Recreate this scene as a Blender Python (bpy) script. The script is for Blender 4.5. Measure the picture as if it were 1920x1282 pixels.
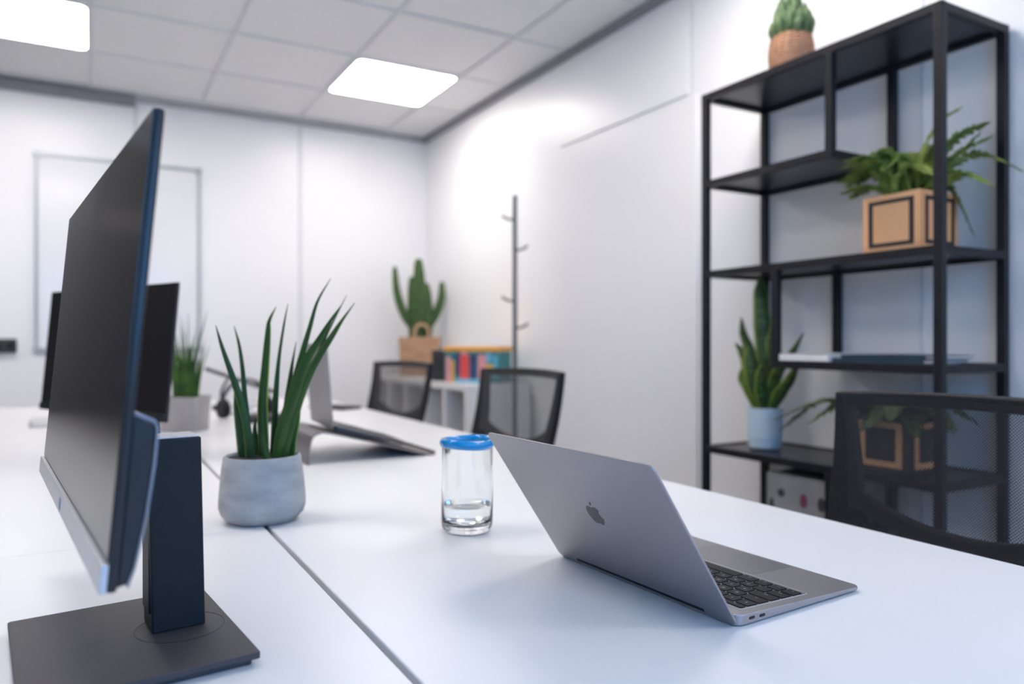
import bpy, bmesh, math, random
from mathutils import Vector, Matrix
random.seed(7)
PI = math.pi
for o in list(bpy.data.objects): bpy.data.objects.remove(o)
scene = bpy.context.scene
COL = scene.collection

# ------------------------------------------------------------ camera, world, lights, exposure
CAMZ = 1.03
TH = math.atan(795/1400)
cam_data = bpy.data.cameras.new('camera'); cam = bpy.data.objects.new('camera', cam_data); COL.objects.link(cam)
cam.location = (0, 0, CAMZ); cam.rotation_euler = (PI/2, 0, -TH)
cam_data.sensor_width = 36; cam_data.lens = 1400/1920*36
cam_data.clip_start = 0.02
cam_data.dof.use_dof = True; cam_data.dof.focus_distance = 0.84; cam_data.dof.aperture_fstop = 3.0
scene.camera = cam
scene.view_settings.view_transform = 'Standard'
scene.view_settings.look = 'None'
scene.view_settings.gamma = 1
scene.view_settings.use_curve_mapping = False
scene.view_settings.exposure = 0.2

WORLD_COL = (0.13, 0.46, 1.0); WORLD_STR = 4.2
PANEL_COL = (1.0, 0.93, 0.875); PANEL_STR = 13.6
world = bpy.data.worlds.new('world'); scene.world = world; world.use_nodes = True
bg = world.node_tree.nodes['Background']
bg.inputs[0].default_value = (*WORLD_COL, 1); bg.inputs[1].default_value = WORLD_STR

XL, XR, Y0, Y1, ZC = -2.6, 2.06, -1.15, 4.85, 2.45
WX0, WX1, WZ0, WZ1 = -0.75, 1.15, 0.95, 2.1       # window behind the camera
pl = bpy.data.lights.new('window_portal', 'AREA'); pl.shape = 'RECTANGLE'; pl.size = WX1-WX0; pl.size_y = WZ1-WZ0
pl.cycles.is_portal = True
po = bpy.data.objects.new('window_portal', pl); COL.objects.link(po)
po.location = ((WX0+WX1)/2, Y0-0.1, (WZ0+WZ1)/2); po.rotation_euler = (PI/2, 0, 0)

# ------------------------------------------------------------ materials
def mat(name, col, rough=0.5, metal=0.0, noise=None, bump=None, spec=0.5, coat=0.0, trans=0.0, ior=1.45, emit=None, estr=0, sss=0):
    m = bpy.data.materials.new(name); m.use_nodes = True
    nt = m.node_tree; b = nt.nodes['Principled BSDF']
    b.inputs['Base Color'].default_value = (*col, 1)
    b.inputs['Roughness'].default_value = rough; b.inputs['Metallic'].default_value = metal
    b.inputs['Specular IOR Level'].default_value = spec; b.inputs['IOR'].default_value = ior
    b.inputs['Coat Weight'].default_value = coat; b.inputs['Transmission Weight'].default_value = trans
    if emit: b.inputs['Emission Color'].default_value = (*emit, 1); b.inputs['Emission Strength'].default_value = estr
    tc = nt.nodes.new('ShaderNodeTexCoord')
    if noise:   # (scale, second colour, detail, stretch)
        n = nt.nodes.new('ShaderNodeTexNoise'); n.inputs['Scale'].default_value = noise[0]
        n.inputs['Detail'].default_value = noise[2] if len(noise) > 2 else 4
        mp = nt.nodes.new('ShaderNodeMapping')
        if len(noise) > 3: mp.inputs['Scale'].default_value = noise[3]
        nt.links.new(tc.outputs['Object'], mp.inputs[0]); nt.links.new(mp.outputs[0], n.inputs['Vector'])
        r = nt.nodes.new('ShaderNodeValToRGB'); r.color_ramp.elements[0].position = .35; r.color_ramp.elements[1].position = .65
        r.color_ramp.elements[0].color = (*col, 1); r.color_ramp.elements[1].color = (*noise[1], 1)
        nt.links.new(n.outputs[0], r.inputs[0]); nt.links.new(r.outputs[0], b.inputs['Base Color'])
    if bump:    # (scale, strength)
        n = nt.nodes.new('ShaderNodeTexNoise'); n.inputs['Scale'].default_value = bump[0]; n.inputs['Detail'].default_value = 3
        nt.links.new(tc.outputs['Object'], n.inputs['Vector'])
        bp = nt.nodes.new('ShaderNodeBump'); bp.inputs['Strength'].default_value = bump[1]; bp.inputs['Distance'].default_value = .002
        nt.links.new(n.outputs[0], bp.inputs['Height']); nt.links.new(bp.outputs[0], b.inputs['Normal'])
    return m

M = {}
M['wall'] = mat('wall_white', (.88, .88, .895), .32, noise=(1.2, (.865, .867, .885), 2), bump=(9, .03))
M['ceiling'] = mat('ceiling_tile', (.86, .86, .87), .8, noise=(60, (.83, .83, .84), 2), bump=(300, .15))
M['tgrid'] = mat('ceiling_grid', (.74, .74, .76), .6)
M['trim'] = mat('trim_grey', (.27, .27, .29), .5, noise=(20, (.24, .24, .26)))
M['seam'] = mat('wall_seam', (.74, .74, .765), .4, noise=(20, (.72, .72, .745)))
M['floor'] = mat('floor_carpet', (.42, .41, .40), .95, noise=(300, (.30, .29, .285)), bump=(600, .4))
M['darkglass'] = mat('added_panel_dark_glass', (.035, .036, .04), .12, noise=(2, (.05, .045, .05)))
M['desk'] = mat('desk_white', (.745, .75, .765), .33, noise=(3, (.735, .74, .755), 2), bump=(900, .01))
M['deskedge'] = mat('desk_edge', (.6, .6, .62), .5, noise=(40, (.55, .55, .57)))
M['wmetal'] = mat('white_metal', (.75, .75, .77), .4, noise=(30, (.72, .72, .74)))
M['panel'] = mat('light_panel', (1, 1, 1), .5, emit=PANEL_COL, estr=PANEL_STR)
M['blackmetal'] = mat('black_metal', (.009, .009, .012), .42, spec=.3, noise=(80, (.016, .016, .021)), bump=(400, .05))
M['shelfboard'] = mat('shelf_board', (.013, .013, .017), .30, spec=.4, noise=(40, (.022, .022, .027)), bump=(200, .04))
M['plastic'] = mat('black_plastic', (.006, .006, .009), .5, spec=.3, noise=(200, (.018, .018, .022)), bump=(900, .1))
M['base'] = mat('stand_base', (.040, .039, .046), .42, noise=(500, (.055, .054, .062)), bump=(1500, .25))
M['colm'] = mat('stand_column', (.009, .012, .016), .5, spec=.3, noise=(600, (.012, .015, .020)), bump=(1500, .2))
M['bezel'] = mat('monitor_bezel', (.012, .014, .018), .30, noise=(200, (.015, .017, .021)))
M['screen'] = mat('screen_glass', (.012, .012, .014), .20, noise=(5, (.016, .015, .016)))
M['silver'] = mat('silver_plastic', (.60, .60, .63), .38, .5, noise=(100, (.57, .57, .60)))
M['shell'] = mat('rear_shell_grey', (.25, .25, .27), .4, .4, noise=(100, (.23, .23, .25)))
M['alu'] = mat('space_grey_aluminium', (.36, .352, .372), .38, .8, noise=(700, (.34, .332, .352)), bump=(2500, .04))
M['alu2'] = mat('trackpad_grey', (.31, .303, .325), .35, .8, noise=(500, (.30, .293, .315)))
M['logo'] = mat('polished_logo', (.085, .085, .095), .16, .9, noise=(50, (.09, .09, .10)))
M['key'] = mat('key_black', (.008, .008, .010), .5, spec=.25, noise=(300, (.016, .016, .018)))
M['legend'] = mat('key_legend', (.55, .55, .58), .6, noise=(300, (.5, .5, .53)))
M['port'] = mat('port_black', (.004, .004, .006), .5, noise=(300, (.006, .006, .008)))
M['concrete'] = mat('concrete_pot', (.43, .437, .44), .85, noise=(16, (.31, .32, .33), 10, (1, 1, 2.4)), bump=(120, .5))
M['concrete2'] = mat('concrete_pale', (.40, .375, .365), .85, noise=(12, (.34, .32, .315), 6), bump=(120, .3))
M['soil'] = mat('soil', (.018, .012, .010), .95, noise=(150, (.035, .022, .018)), bump=(300, .8))
M['leaf'] = mat('snake_leaf', (.012, .042, .008), .45, spec=.35, noise=(14, (.030, .085, .012), 5, (1, 1, .25)), bump=(60, .2))
M['leafy'] = mat('leaf_margin', (.26, .34, .05), .45, noise=(30, (.18, .26, .04)))
M['grass'] = mat('grass_leaf', (.022, .065, .012), .5, noise=(20, (.07, .16, .025), 4))
M['sans'] = mat('broad_leaf', (.018, .045, .012), .38, noise=(30, (.07, .13, .03), 6, (1, 1, 3)), bump=(60, .2))
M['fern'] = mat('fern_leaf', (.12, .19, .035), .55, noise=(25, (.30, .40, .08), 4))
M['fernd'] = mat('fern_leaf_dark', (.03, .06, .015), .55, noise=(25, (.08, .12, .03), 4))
M['cactus'] = mat('cactus_green', (.035, .075, .022), .6, noise=(30, (.065, .125, .035), 5), bump=(150, .4))
M['cactus2'] = mat('cactus_pale', (.055, .10, .045), .65, noise=(60, (.13, .20, .085), 5), bump=(200, .5))
M['wicker'] = mat('wicker', (.52, .29, .18), .75, noise=(50, (.36, .18, .10), 6, (1, 1, 4)), bump=(150, .6))
M['wicker2'] = mat('jute', (.56, .35, .22), .8, noise=(30, (.42, .24, .14), 6), bump=(100, .6))
M['wood'] = mat('pale_wood', (.76, .42, .21), .55, noise=(14, (.70, .38, .185), 6, (1, 1, .2)), bump=(60, .1))
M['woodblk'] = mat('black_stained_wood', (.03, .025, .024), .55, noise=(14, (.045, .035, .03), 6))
M['inlay'] = mat('black_inlay', (.012, .012, .016), .5, noise=(60, (.018, .018, .022)))
M['paleblue'] = mat('pale_blue_ceramic', (.56, .68, .76), .35, noise=(8, (.52, .64, .73)))
M['paper'] = mat('white_paper', (.82, .80, .79), .6, noise=(40, (.78, .76, .75)))
M['bluepaper'] = mat('slate_paper', (.05, .08, .11), .9, spec=.1, noise=(40, (.04, .065, .09)))
M['white'] = mat('white_laminate', (.80, .79, .79), .4, noise=(10, (.77, .76, .76)))
M['orange'] = mat('orange_lid', (.85, .42, .09), .5, noise=(20, (.8, .38, .07)))
M['teal'] = mat('teal_print', (.02, .20, .23), .5, noise=(20, (.03, .25, .27)))
M['navy'] = mat('navy_print', (.03, .06, .16), .5, noise=(20, (.04, .07, .19)))
M['pink'] = mat('pink_print', (.80, .36, .37), .5, noise=(20, (.75, .32, .35)))
M['red'] = mat('red_print', (.80, .10, .09), .5, noise=(20, (.75, .08, .08)))
M['yellow'] = mat('yellow_print', (.80, .48, .10), .5, noise=(20, (.75, .42, .08)))
M['sky'] = mat('skyblue_print', (.16, .50, .68), .5, noise=(20, (.14, .45, .62)))
M['charcoal'] = mat('charcoal', (.035, .036, .042), .6, noise=(40, (.045, .046, .052)))
M['berry'] = mat('berry_print', (.20, .05, .08), .6, noise=(20, (.15, .04, .06)))
M['greybox'] = mat('grey_card', (.30, .295, .30), .7, noise=(15, (.25, .245, .25)))
M['pole'] = mat('coat_pole_grey', (.13, .15, .17), .4, .3, noise=(60, (.11, .13, .15)))
M['wbframe'] = mat('whiteboard_frame', (.46, .49, .50), .4, .5, noise=(60, (.43, .46, .47)))
M['wboard'] = mat('whiteboard_face', (.80, .81, .835), .16, noise=(3, (.79, .80, .825)))
M['standbrown'] = mat('laptop_stand_taupe', (.19, .17, .175), .4, .5, noise=(200, (.17, .15, .155)))
M['darkalu'] = mat('dark_laptop_metal', (.05, .055, .065), .3, .7, noise=(200, (.045, .05, .06)))
M['fabric'] = mat('seat_fabric', (.014, .014, .018), .9, noise=(300, (.022, .022, .026)), bump=(700, .5))
M['cable'] = mat('white_cable', (.7, .7, .71), .5, noise=(60, (.66, .66, .67)))
M['glass'] = mat('clear_glass', (.97, .99, .985), .015, trans=1.0, ior=1.45)
M['water'] = mat('water', (.985, .995, .985), .0, trans=1.0, ior=1.33)
M['blueglass'] = mat('blue_glass', (.0, .33, .74), .08, trans=.25, ior=1.45, coat=.6)
M['winglass'] = mat('window_glass', (1, 1, 1), .0, trans=1.0, ior=1.02)

def mesh_fabric(name, pitch, hole, col=(.014, .014, .019)):
    m = bpy.data.materials.new(name); m.use_nodes = True; nt = m.node_tree; b = nt.nodes['Principled BSDF']
    b.inputs['Base Color'].default_value = (*col, 1); b.inputs['Roughness'].default_value = .55
    tc = nt.nodes.new('ShaderNodeTexCoord'); sp = nt.nodes.new('ShaderNodeSeparateXYZ'); nt.links.new(tc.outputs['Object'], sp.inputs[0])
    def mth(op, a, c=None):
        n = nt.nodes.new('ShaderNodeMath'); n.operation = op
        for i, v in enumerate((a, c)):
            if v is None: continue
            if isinstance(v, (int, float)): n.inputs[i].default_value = v
            else: nt.links.new(v, n.inputs[i])
        return n.outputs[0]
    k = 2*PI/pitch
    a = mth('MULTIPLY', mth('ADD', sp.outputs[0], sp.outputs[2]), k); c = mth('MULTIPLY', mth('SUBTRACT', sp.outputs[0], sp.outputs[2]), k)
    h = mth('ADD', mth('SINE', a), mth('SINE', c))
    g = mth('GREATER_THAN', h, hole)
    nt.links.new(mth('SUBTRACT', 1.0, g), b.inputs['Alpha'])
    return m
M['mesh'] = mesh_fabric('chair_mesh', .0052, .14)
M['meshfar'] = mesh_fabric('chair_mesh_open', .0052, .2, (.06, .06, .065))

# ------------------------------------------------------------ mesh helpers
class MB:
    def __init__(s): s.bm = bmesh.new(); s.mi = 0
    def _tag(s, faces):
        for f in faces: f.material_index = s.mi
    def box(s, c, d, rot=None):
        r = bmesh.ops.create_cube(s.bm, size=1)
        m = Matrix.Translation(c) @ (rot.to_4x4() if rot else Matrix()) @ Matrix.Diagonal((*d, 1))
        bmesh.ops.transform(s.bm, matrix=m, verts=r['verts'])
        s._tag({f for v in r['verts'] for f in v.link_faces}); return s
    def b2(s, a, b): return s.box([(a[i]+b[i])/2 for i in range(3)], [abs(b[i]-a[i]) for i in range(3)])
    def cyl(s, c, r, h, seg=32, r2=None, rot=None):
        q = bmesh.ops.create_cone(s.bm, cap_ends=True, segments=seg, radius1=r, radius2=r if r2 is None else r2, depth=h)
        bmesh.ops.transform(s.bm, matrix=Matrix.Translation(c) @ (rot.to_4x4() if rot else Matrix()), verts=q['verts'])
        s._tag({f for v in q['verts'] for f in v.link_faces}); return s
    def ball(s, c, r, sc=(1, 1, 1), seg=16):
        q = bmesh.ops.create_uvsphere(s.bm, u_segments=seg, v_segments=seg//2+2, radius=r)
        bmesh.ops.transform(s.bm, matrix=Matrix.Translation(c) @ Matrix.Diagonal((*sc, 1)), verts=q['verts'])
        s._tag({f for v in q['verts'] for f in v.link_faces}); return s
    def lathe(s, prof, c=(0, 0, 0), seg=64, wob=None, closed=False):
        rings = []
        for (r, z) in prof:
            ring = []
            if r < 1e-6: ring = [s.bm.verts.new((c[0], c[1], c[2]+z))]
            else:
                for k in range(seg):
                    a = 2*PI*k/seg; rr = r*(wob(a, z) if wob else 1)
                    ring.append(s.bm.verts.new((c[0]+rr*math.cos(a), c[1]+rr*math.sin(a), c[2]+z)))
            rings.append(ring)
        pr = list(zip(rings, rings[1:])) + ([(rings[-1], rings[0])] if closed else [])
        fs = []
        for a, b in pr:
            for k in range(seg):
                k2 = (k+1) % seg
                if len(a) == 1 and len(b) == 1: continue
                if len(a) == 1: fs.append(s.bm.faces.new((a[0], b[k2], b[k])))
                elif len(b) == 1: fs.append(s.bm.faces.new((a[k], a[k2], b[0])))
                else: fs.append(s.bm.faces.new((a[k], a[k2], b[k2], b[k])))
        s._tag(fs); return s
    def tube(s, pts, r, seg=10, cap=True, sect=None):
        pts = [Vector(p) for p in pts]; n = len(pts)
        rs = r if isinstance(r, (list, tuple)) else [r]*n
        rings = []; ref = None
        for i, p in enumerate(pts):
            t = (pts[min(i+1, n-1)]-pts[max(i-1, 0)]).normalized()
            if ref is None: ref = Vector((0, 0, 1)) if abs(t.z) < .9 else Vector((1, 0, 0))
            u = (ref-t*ref.dot(t)).normalized(); v = t.cross(u); ref = u
            if sect: rings.append([s.bm.verts.new(p+u*a*rs[i]+v*b*rs[i]) for a, b in sect])
            else: rings.append([s.bm.verts.new(p+(u*math.cos(2*PI*k/seg)+v*math.sin(2*PI*k/seg))*rs[i]) for k in range(seg)])
        m = len(rings[0]); fs = []
        for a, b in zip(rings, rings[1:]):
            for k in range(m): fs.append(s.bm.faces.new((a[k], a[(k+1) % m], b[(k+1) % m], b[k])))
        if cap: fs.append(s.bm.faces.new(rings[0][::-1])); fs.append(s.bm.faces.new(rings[-1]))
        s._tag(fs); return s
    def prism(s, poly, fn0, fn1):
        """closed outline poly (list of 2-tuples); fn0/fn1 map a point to bottom / top 3-D positions"""
        a = [s.bm.verts.new(fn0(p)) for p in poly]; b = [s.bm.verts.new(fn1(p)) for p in poly]; n = len(poly)
        fs = [s.bm.faces.new(a[::-1]), s.bm.faces.new(b)]
        for k in range(n): fs.append(s.bm.faces.new((a[k], a[(k+1) % n], b[(k+1) % n], b[k])))
        s._tag(fs); return s
    def ringprism(s, outer, inner, fn0, fn1):
        n = len(outer)
        O0 = [s.bm.verts.new(fn0(p)) for p in outer]; O1 = [s.bm.verts.new(fn1(p)) for p in outer]
        I0 = [s.bm.verts.new(fn0(p)) for p in inner]; I1 = [s.bm.verts.new(fn1(p)) for p in inner]; fs = []
        for k in range(n):
            j = (k+1) % n
            for q in ((O0[k], O0[j], O1[j], O1[k]), (I0[j], I0[k], I1[k], I1[j]), (O1[k], O1[j], I1[j], I1[k]), (O0[j], O0[k], I0[k], I0[j])):
                fs.append(s.bm.faces.new(q))
        s._tag(fs); return s
    def build(s, name, mats, parent=None, loc=(0, 0, 0), rot=(0, 0, 0), bevel=0, seg=2, smooth=40, subsurf=0, solid=0):
        me = bpy.data.meshes.new(name); bmesh.ops.recalc_face_normals(s.bm, faces=s.bm.faces); s.bm.to_mesh(me); s.bm.free()
        for m in (mats if isinstance(mats, (list, tuple)) else [mats]): me.materials.append(m)
        me.polygons.foreach_set('use_smooth', [True]*len(me.polygons))
        me.set_sharp_from_angle(angle=math.radians(smooth))
        o = bpy.data.objects.new(name, me); COL.objects.link(o); o.location = loc; o.rotation_euler = rot
        if parent: o.parent = parent
        if solid: md = o.modifiers.new('solid', 'SOLIDIFY'); md.thickness = solid
        if bevel:
            md = o.modifiers.new('bevel', 'BEVEL'); md.width = bevel; md.segments = seg; md.limit_method = 'ANGLE'; md.angle_limit = math.radians(40)
            md.harden_normals = False
        if subsurf: md = o.modifiers.new('sub', 'SUBSURF'); md.levels = subsurf; md.render_levels = subsurf
        return o

def tag(o, label, cat=None, group=None, kind=None):
    if label: o['label'] = label
    if cat: o['category'] = cat
    if group: o['group'] = group
    if kind: o['kind'] = kind
    return o
def thing(name, loc, rz, label, cat, group=None):
    o = bpy.data.objects.new(name, None); COL.objects.link(o); o.empty_display_size = .05
    o.location = loc; o.rotation_euler = (0, 0, rz); return tag(o, label, cat, group)
def copy_tree(o, parent=None):
    c = o.copy(); COL.objects.link(c)
    if parent: c.parent = parent
    for ch in [x for x in bpy.data.objects if x.parent == o]: copy_tree(ch, c)
    return c
def struct(mb, name, m, **k):
    o = mb.build(name, m, **k); o['kind'] = 'structure'; return o
def rrect(x0, y0, x1, y1, r, n=6):
    P = []
    for cx, cy, a0 in ((x1-r, y1-r, 0), (x0+r, y1-r, PI/2), (x0+r, y0+r, PI), (x1-r, y0+r, 1.5*PI)):
        for k in range(n+1):
            a = a0+PI/2*k/n; P.append((cx+r*math.cos(a), cy+r*math.sin(a)))
    return P
def bez(pts, n=14):
    """smooth Catmull-Rom through pts"""
    pts = [Vector(p) for p in pts]; P = [2*pts[0]-pts[1]]+pts+[2*pts[-1]-pts[-2]]; out = []
    for i in range(1, len(P)-2):
        for k in range(n):
            t = k/n; a, b, c, d = P[i-1:i+3]
            out.append(.5*((2*b)+(c-a)*t+(2*a-5*b+4*c-d)*t*t+(3*b-a-3*c+d)*t**3))
    out.append(pts[-1]); return out

# ------------------------------------------------------------ room shell
T = .1
struct(MB().b2((XL-T, Y0-T, -T), (XR+T, Y1+T, 0)), 'floor', M['floor'])
struct(MB().b2((XL-T, Y0-T, ZC+.03), (XR+T, Y1+T, ZC+.03+T)), 'ceiling', M['ceiling'])
struct(MB().b2((XR, Y0-T, 0), (XR+T, Y1+T, ZC+.03)), 'wall_right', M['wall'])
struct(MB().b2((XL-T, Y1, 0), (XR, Y1+T, ZC+.03)), 'wall_back', M['wall'])
mb = MB(); mb.b2((XL, Y0-T, 0), (XR, Y0, WZ0)); mb.b2((XL, Y0-T, WZ1), (XR, Y0, ZC+.03)); mb.b2((XL, Y0-T, WZ0), (WX0, Y0, WZ1)); mb.b2((WX1, Y0-T, WZ0), (XR, Y0, WZ1))
struct(mb, 'wall_front', M['wall'])
struct(MB().b2((XL-T, Y0-T, 0), (XL, Y1, ZC+.03)), 'wall_left', M['wall'])
mb = MB()
for a, b in (((WX0, -.06, WZ0), (WX1, -.02, WZ0+.05)), ((WX0, -.06, WZ1-.05), (WX1, -.02, WZ1)), ((WX0, -.06, WZ0), (WX0+.05, -.02, WZ1)), ((WX1-.05, -.06, WZ0), (WX1, -.02, WZ1)), ((.175, -.06, WZ0), (.225, -.02, WZ1))):
    mb.b2((a[0], Y0+a[1], a[2]), (b[0], Y0+b[1], b[2]))
w1 = struct(mb, 'window_1', M['wmetal'], bevel=.004)
# ceiling: tiles between a T-grid, lights laid in
CP = .576; GX0, GY0 = .012, 3.610
gx = [GX0+CP*k for k in range(-5, 5)]; gy = [GY0+CP*k for k in range(-10, 3)]
lights = {(-1, 0), (2, 0), (-1, -4), (2, -4), (2, -8), (-4, 0), (-4, -4)}
mb = MB()
for x in gx:
    if XL < x < XR: mb.b2((x-.008, Y0, ZC-.004), (x+.008, Y1, ZC+.004))
for y in gy:
    if Y0 < y < Y1: mb.b2((XL, y-.008, ZC-.0035), (XR, y+.008, ZC+.0035))
struct(mb, 'trim_1', M['tgrid'])
mb = MB()
for i in range(-6, 5):
    for j in range(-11, 4):
        if (i, j) in lights: continue
        x0, x1 = max(XL, GX0+CP*i+.005), min(XR, GX0+CP*(i+1)-.005); y0, y1 = max(Y0, GY0+CP*j+.005), min(Y1, GY0+CP*(j+1)-.005)
        if x1 > x0 and y1 > y0: mb.b2((x0, y0, ZC+.002+.0015*((i*7+j*3) % 3)), (x1, y1, ZC+.03))
t = struct(mb, 'trim_2', M['ceiling'])
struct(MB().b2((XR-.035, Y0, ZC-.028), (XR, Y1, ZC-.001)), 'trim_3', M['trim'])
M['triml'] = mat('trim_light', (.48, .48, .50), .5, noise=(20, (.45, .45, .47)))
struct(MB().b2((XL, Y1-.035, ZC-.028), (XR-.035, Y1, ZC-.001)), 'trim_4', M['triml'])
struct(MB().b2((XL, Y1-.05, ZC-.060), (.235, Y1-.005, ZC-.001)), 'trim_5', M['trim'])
# wall sheet joints
mb = MB()
for x in (.242, 1.188): mb.b2((x-.012, Y1-.006, 0), (x+.012, Y1, ZC-.03))
struct(mb, 'trim_6', M['seam'], bevel=.002)
mb = MB(); mb.b2((XR-.004, 2.19, 2.0), (XR, 2.2, ZC-.03)); mb.b2((XR-.004, 1.262, 0), (XR, 1.272, ZC-.03)); mb.b2((XR-.004, .3, 0), (XR, .31, ZC-.03))
struct(mb, 'trim_7', M['seam'])
struct(MB().b2((XR-.010, 2.16, .0), (XR, 3.13, 1.992)), 'door_1', M['wall'], bevel=.004)
struct(MB().b2((XR-.010, 2.21, 2.003), (XR, 3.13, 2.28)), 'trim_8', M['wall'], bevel=.003)
struct(MB().b2((-2.5, Y1-.02, .0), (-.62, Y1, 2.3)), 'added_dark_panel_back', M['darkglass'], bevel=.003)  # unseen dark panel, added so the front monitor's screen reflects dark
mb = MB()
for a, b in (((-2.56, Y1-.04, 0), (-2.5, Y1, 2.36)), ((-.62, Y1-.04, 0), (-.57, Y1, 2.36)), ((-2.5, Y1-.04, 2.3), (-.62, Y1, 2.36)), ((-1.58, Y1-.04, 0), (-1.54, Y1, 2.3))): mb.b2(a, b)
struct(mb, 'trim_9', M['trim'])  # frame around the added dark panel on the back wall
struct(MB().b2((XL, 2.4, 0), (XL+.02, 4.8, 2.3)), 'added_dark_panel_left', M['darkglass'], bevel=.003)  # another unseen panel, added to darken the second monitor's reflection
struct(MB().b2((XR-.012, 3.14, 0), (XR, Y1, .08)), 'baseboard_right', M['wmetal'])
struct(MB().b2((-.57, Y1-.012, 0), (XR-.02, Y1, .08)), 'baseboard_back', M['wmetal'])

lab = {(-1, 0): 'square ceiling light panel left of the far row, cut by the photo corner', (2, 0): 'square ceiling light panel near the far right corner of the room'}
for (i, j) in sorted(lights):
    x, y = GX0+CP*(i+.5), GY0+CP*(j+.5)
    if x < XL+.2: continue
    l = lab.get((i, j), 'square white ceiling light panel of the rows behind the camera')
    t = thing('ceiling_light', (x, y, ZC-.002), 0, l, 'ceiling light', 'ceiling light panels')
    h = CP/2-.004; s = MB(); s.ringprism(rrect(-h, -h, h, h, .012), rrect(-h+.012, -h+.012, h-.012, h-.012, .035), lambda p: (p[0], p[1], -.004), lambda p: (p[0], p[1], .02))
    s.build('light_frame', M['tgrid'], t)
    MB().prism(rrect(-h+.012, -h+.012, h-.012, h-.012, .035), lambda p: (p[0], p[1], -.002), lambda p: (p[0], p[1], .01)).build('diffuser', M['panel'], t)

# whiteboard and socket
t = thing('whiteboard', (.168, Y1, .98), 0, 'large whiteboard with thin grey frame on the back wall', 'whiteboard')
w, h = .422, 1.09
s = MB()
for a, b in (((-w, -.02, 0), (w, 0, .018)), ((-w, -.02, h-.018), (w, 0, h)), ((-w, -.02, 0), (-w+.018, 0, h)), ((w-.018, -.02, 0), (w, 0, h))): s.b2(a, b)
s.build('frame', M['wbframe'], t, bevel=.003)
MB().b2((-w+.01, -.012, .01), (w-.01, -.001, h-.01)).build('writing_surface', M['wboard'], t)
for sx in (-1, 1):
    for zz in (.012, h-.012): MB().box((sx*(w-.012), -.014, zz), (.035, .02, .035)).build('corner_cap', M['wbframe'], t, bevel=.005)
t = thing('wall_socket', (-.39, Y1, 1.01), 0, 'black double socket box on the back wall left of the whiteboard', 'socket')
MB().b2((-.055, -.03, -.037), (.055, 0, .037)).build('housing', M['charcoal'], t, bevel=.006)
for sx in (-.027, .027): MB().cyl((sx, -.031, 0), .019, .006, rot=Matrix.Rotation(PI/2, 3, 'X')).build('socket_face', M['port'], t)

# ------------------------------------------------------------ desks
DZ = .74
def desk(x0, y0, x1, y1, label):
    t = thing('desk', ((x0+x1)/2, (y0+y1)/2, 0), 0, label, 'desk', 'white desks of the bench')
    w, d = (x1-x0)/2, (y1-y0)/2
    MB().b2((-w, -d, DZ-.025), (w, d, DZ)).build('desktop', M['desk'], t, bevel=.0015)
    for sx in (-1, 1):
        for sy in (-1, 1): MB().b2((sx*(w-.07)-.025, sy*(d-.08)-.025, 0), (sx*(w-.07)+.025, sy*(d-.08)+.025, DZ-.06)).build('leg', M['wmetal'], t, bevel=.004)
    s = MB()
    for sy in (-1, 1): s.b2((-w+.04, sy*(d-.08)-.02, DZ-.065), (w-.04, sy*(d-.08)+.02, DZ-.0255))
    for sx in (-1, 1): s.b2((sx*(w-.07)-.02, -d+.08, DZ-.065), (sx*(w-.07)+.02, d-.08, DZ-.0255))
    s.build('under_frame', M['wmetal'], t)
SX = .244
desk(-.56, -.35, SX-.0035, 1.211, 'near left white desktop under the tilted monitor')
desk(-.56, 1.2125, SX-.0035, 3.95, 'far left white desktop with the second monitor and pale pot')
desk(SX+.0035, -.35, 1.052, 3.95, 'long right white desktop with open grey laptop and glass jar')
MB_ = MB().b2((SX-.03, -.3, DZ-.075), (SX+.03, 3.9, DZ-.066)).build('cable_tray', M['charcoal']); tag(MB_, 'dark cable tray under the gap between the desktops', 'cable tray')

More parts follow.
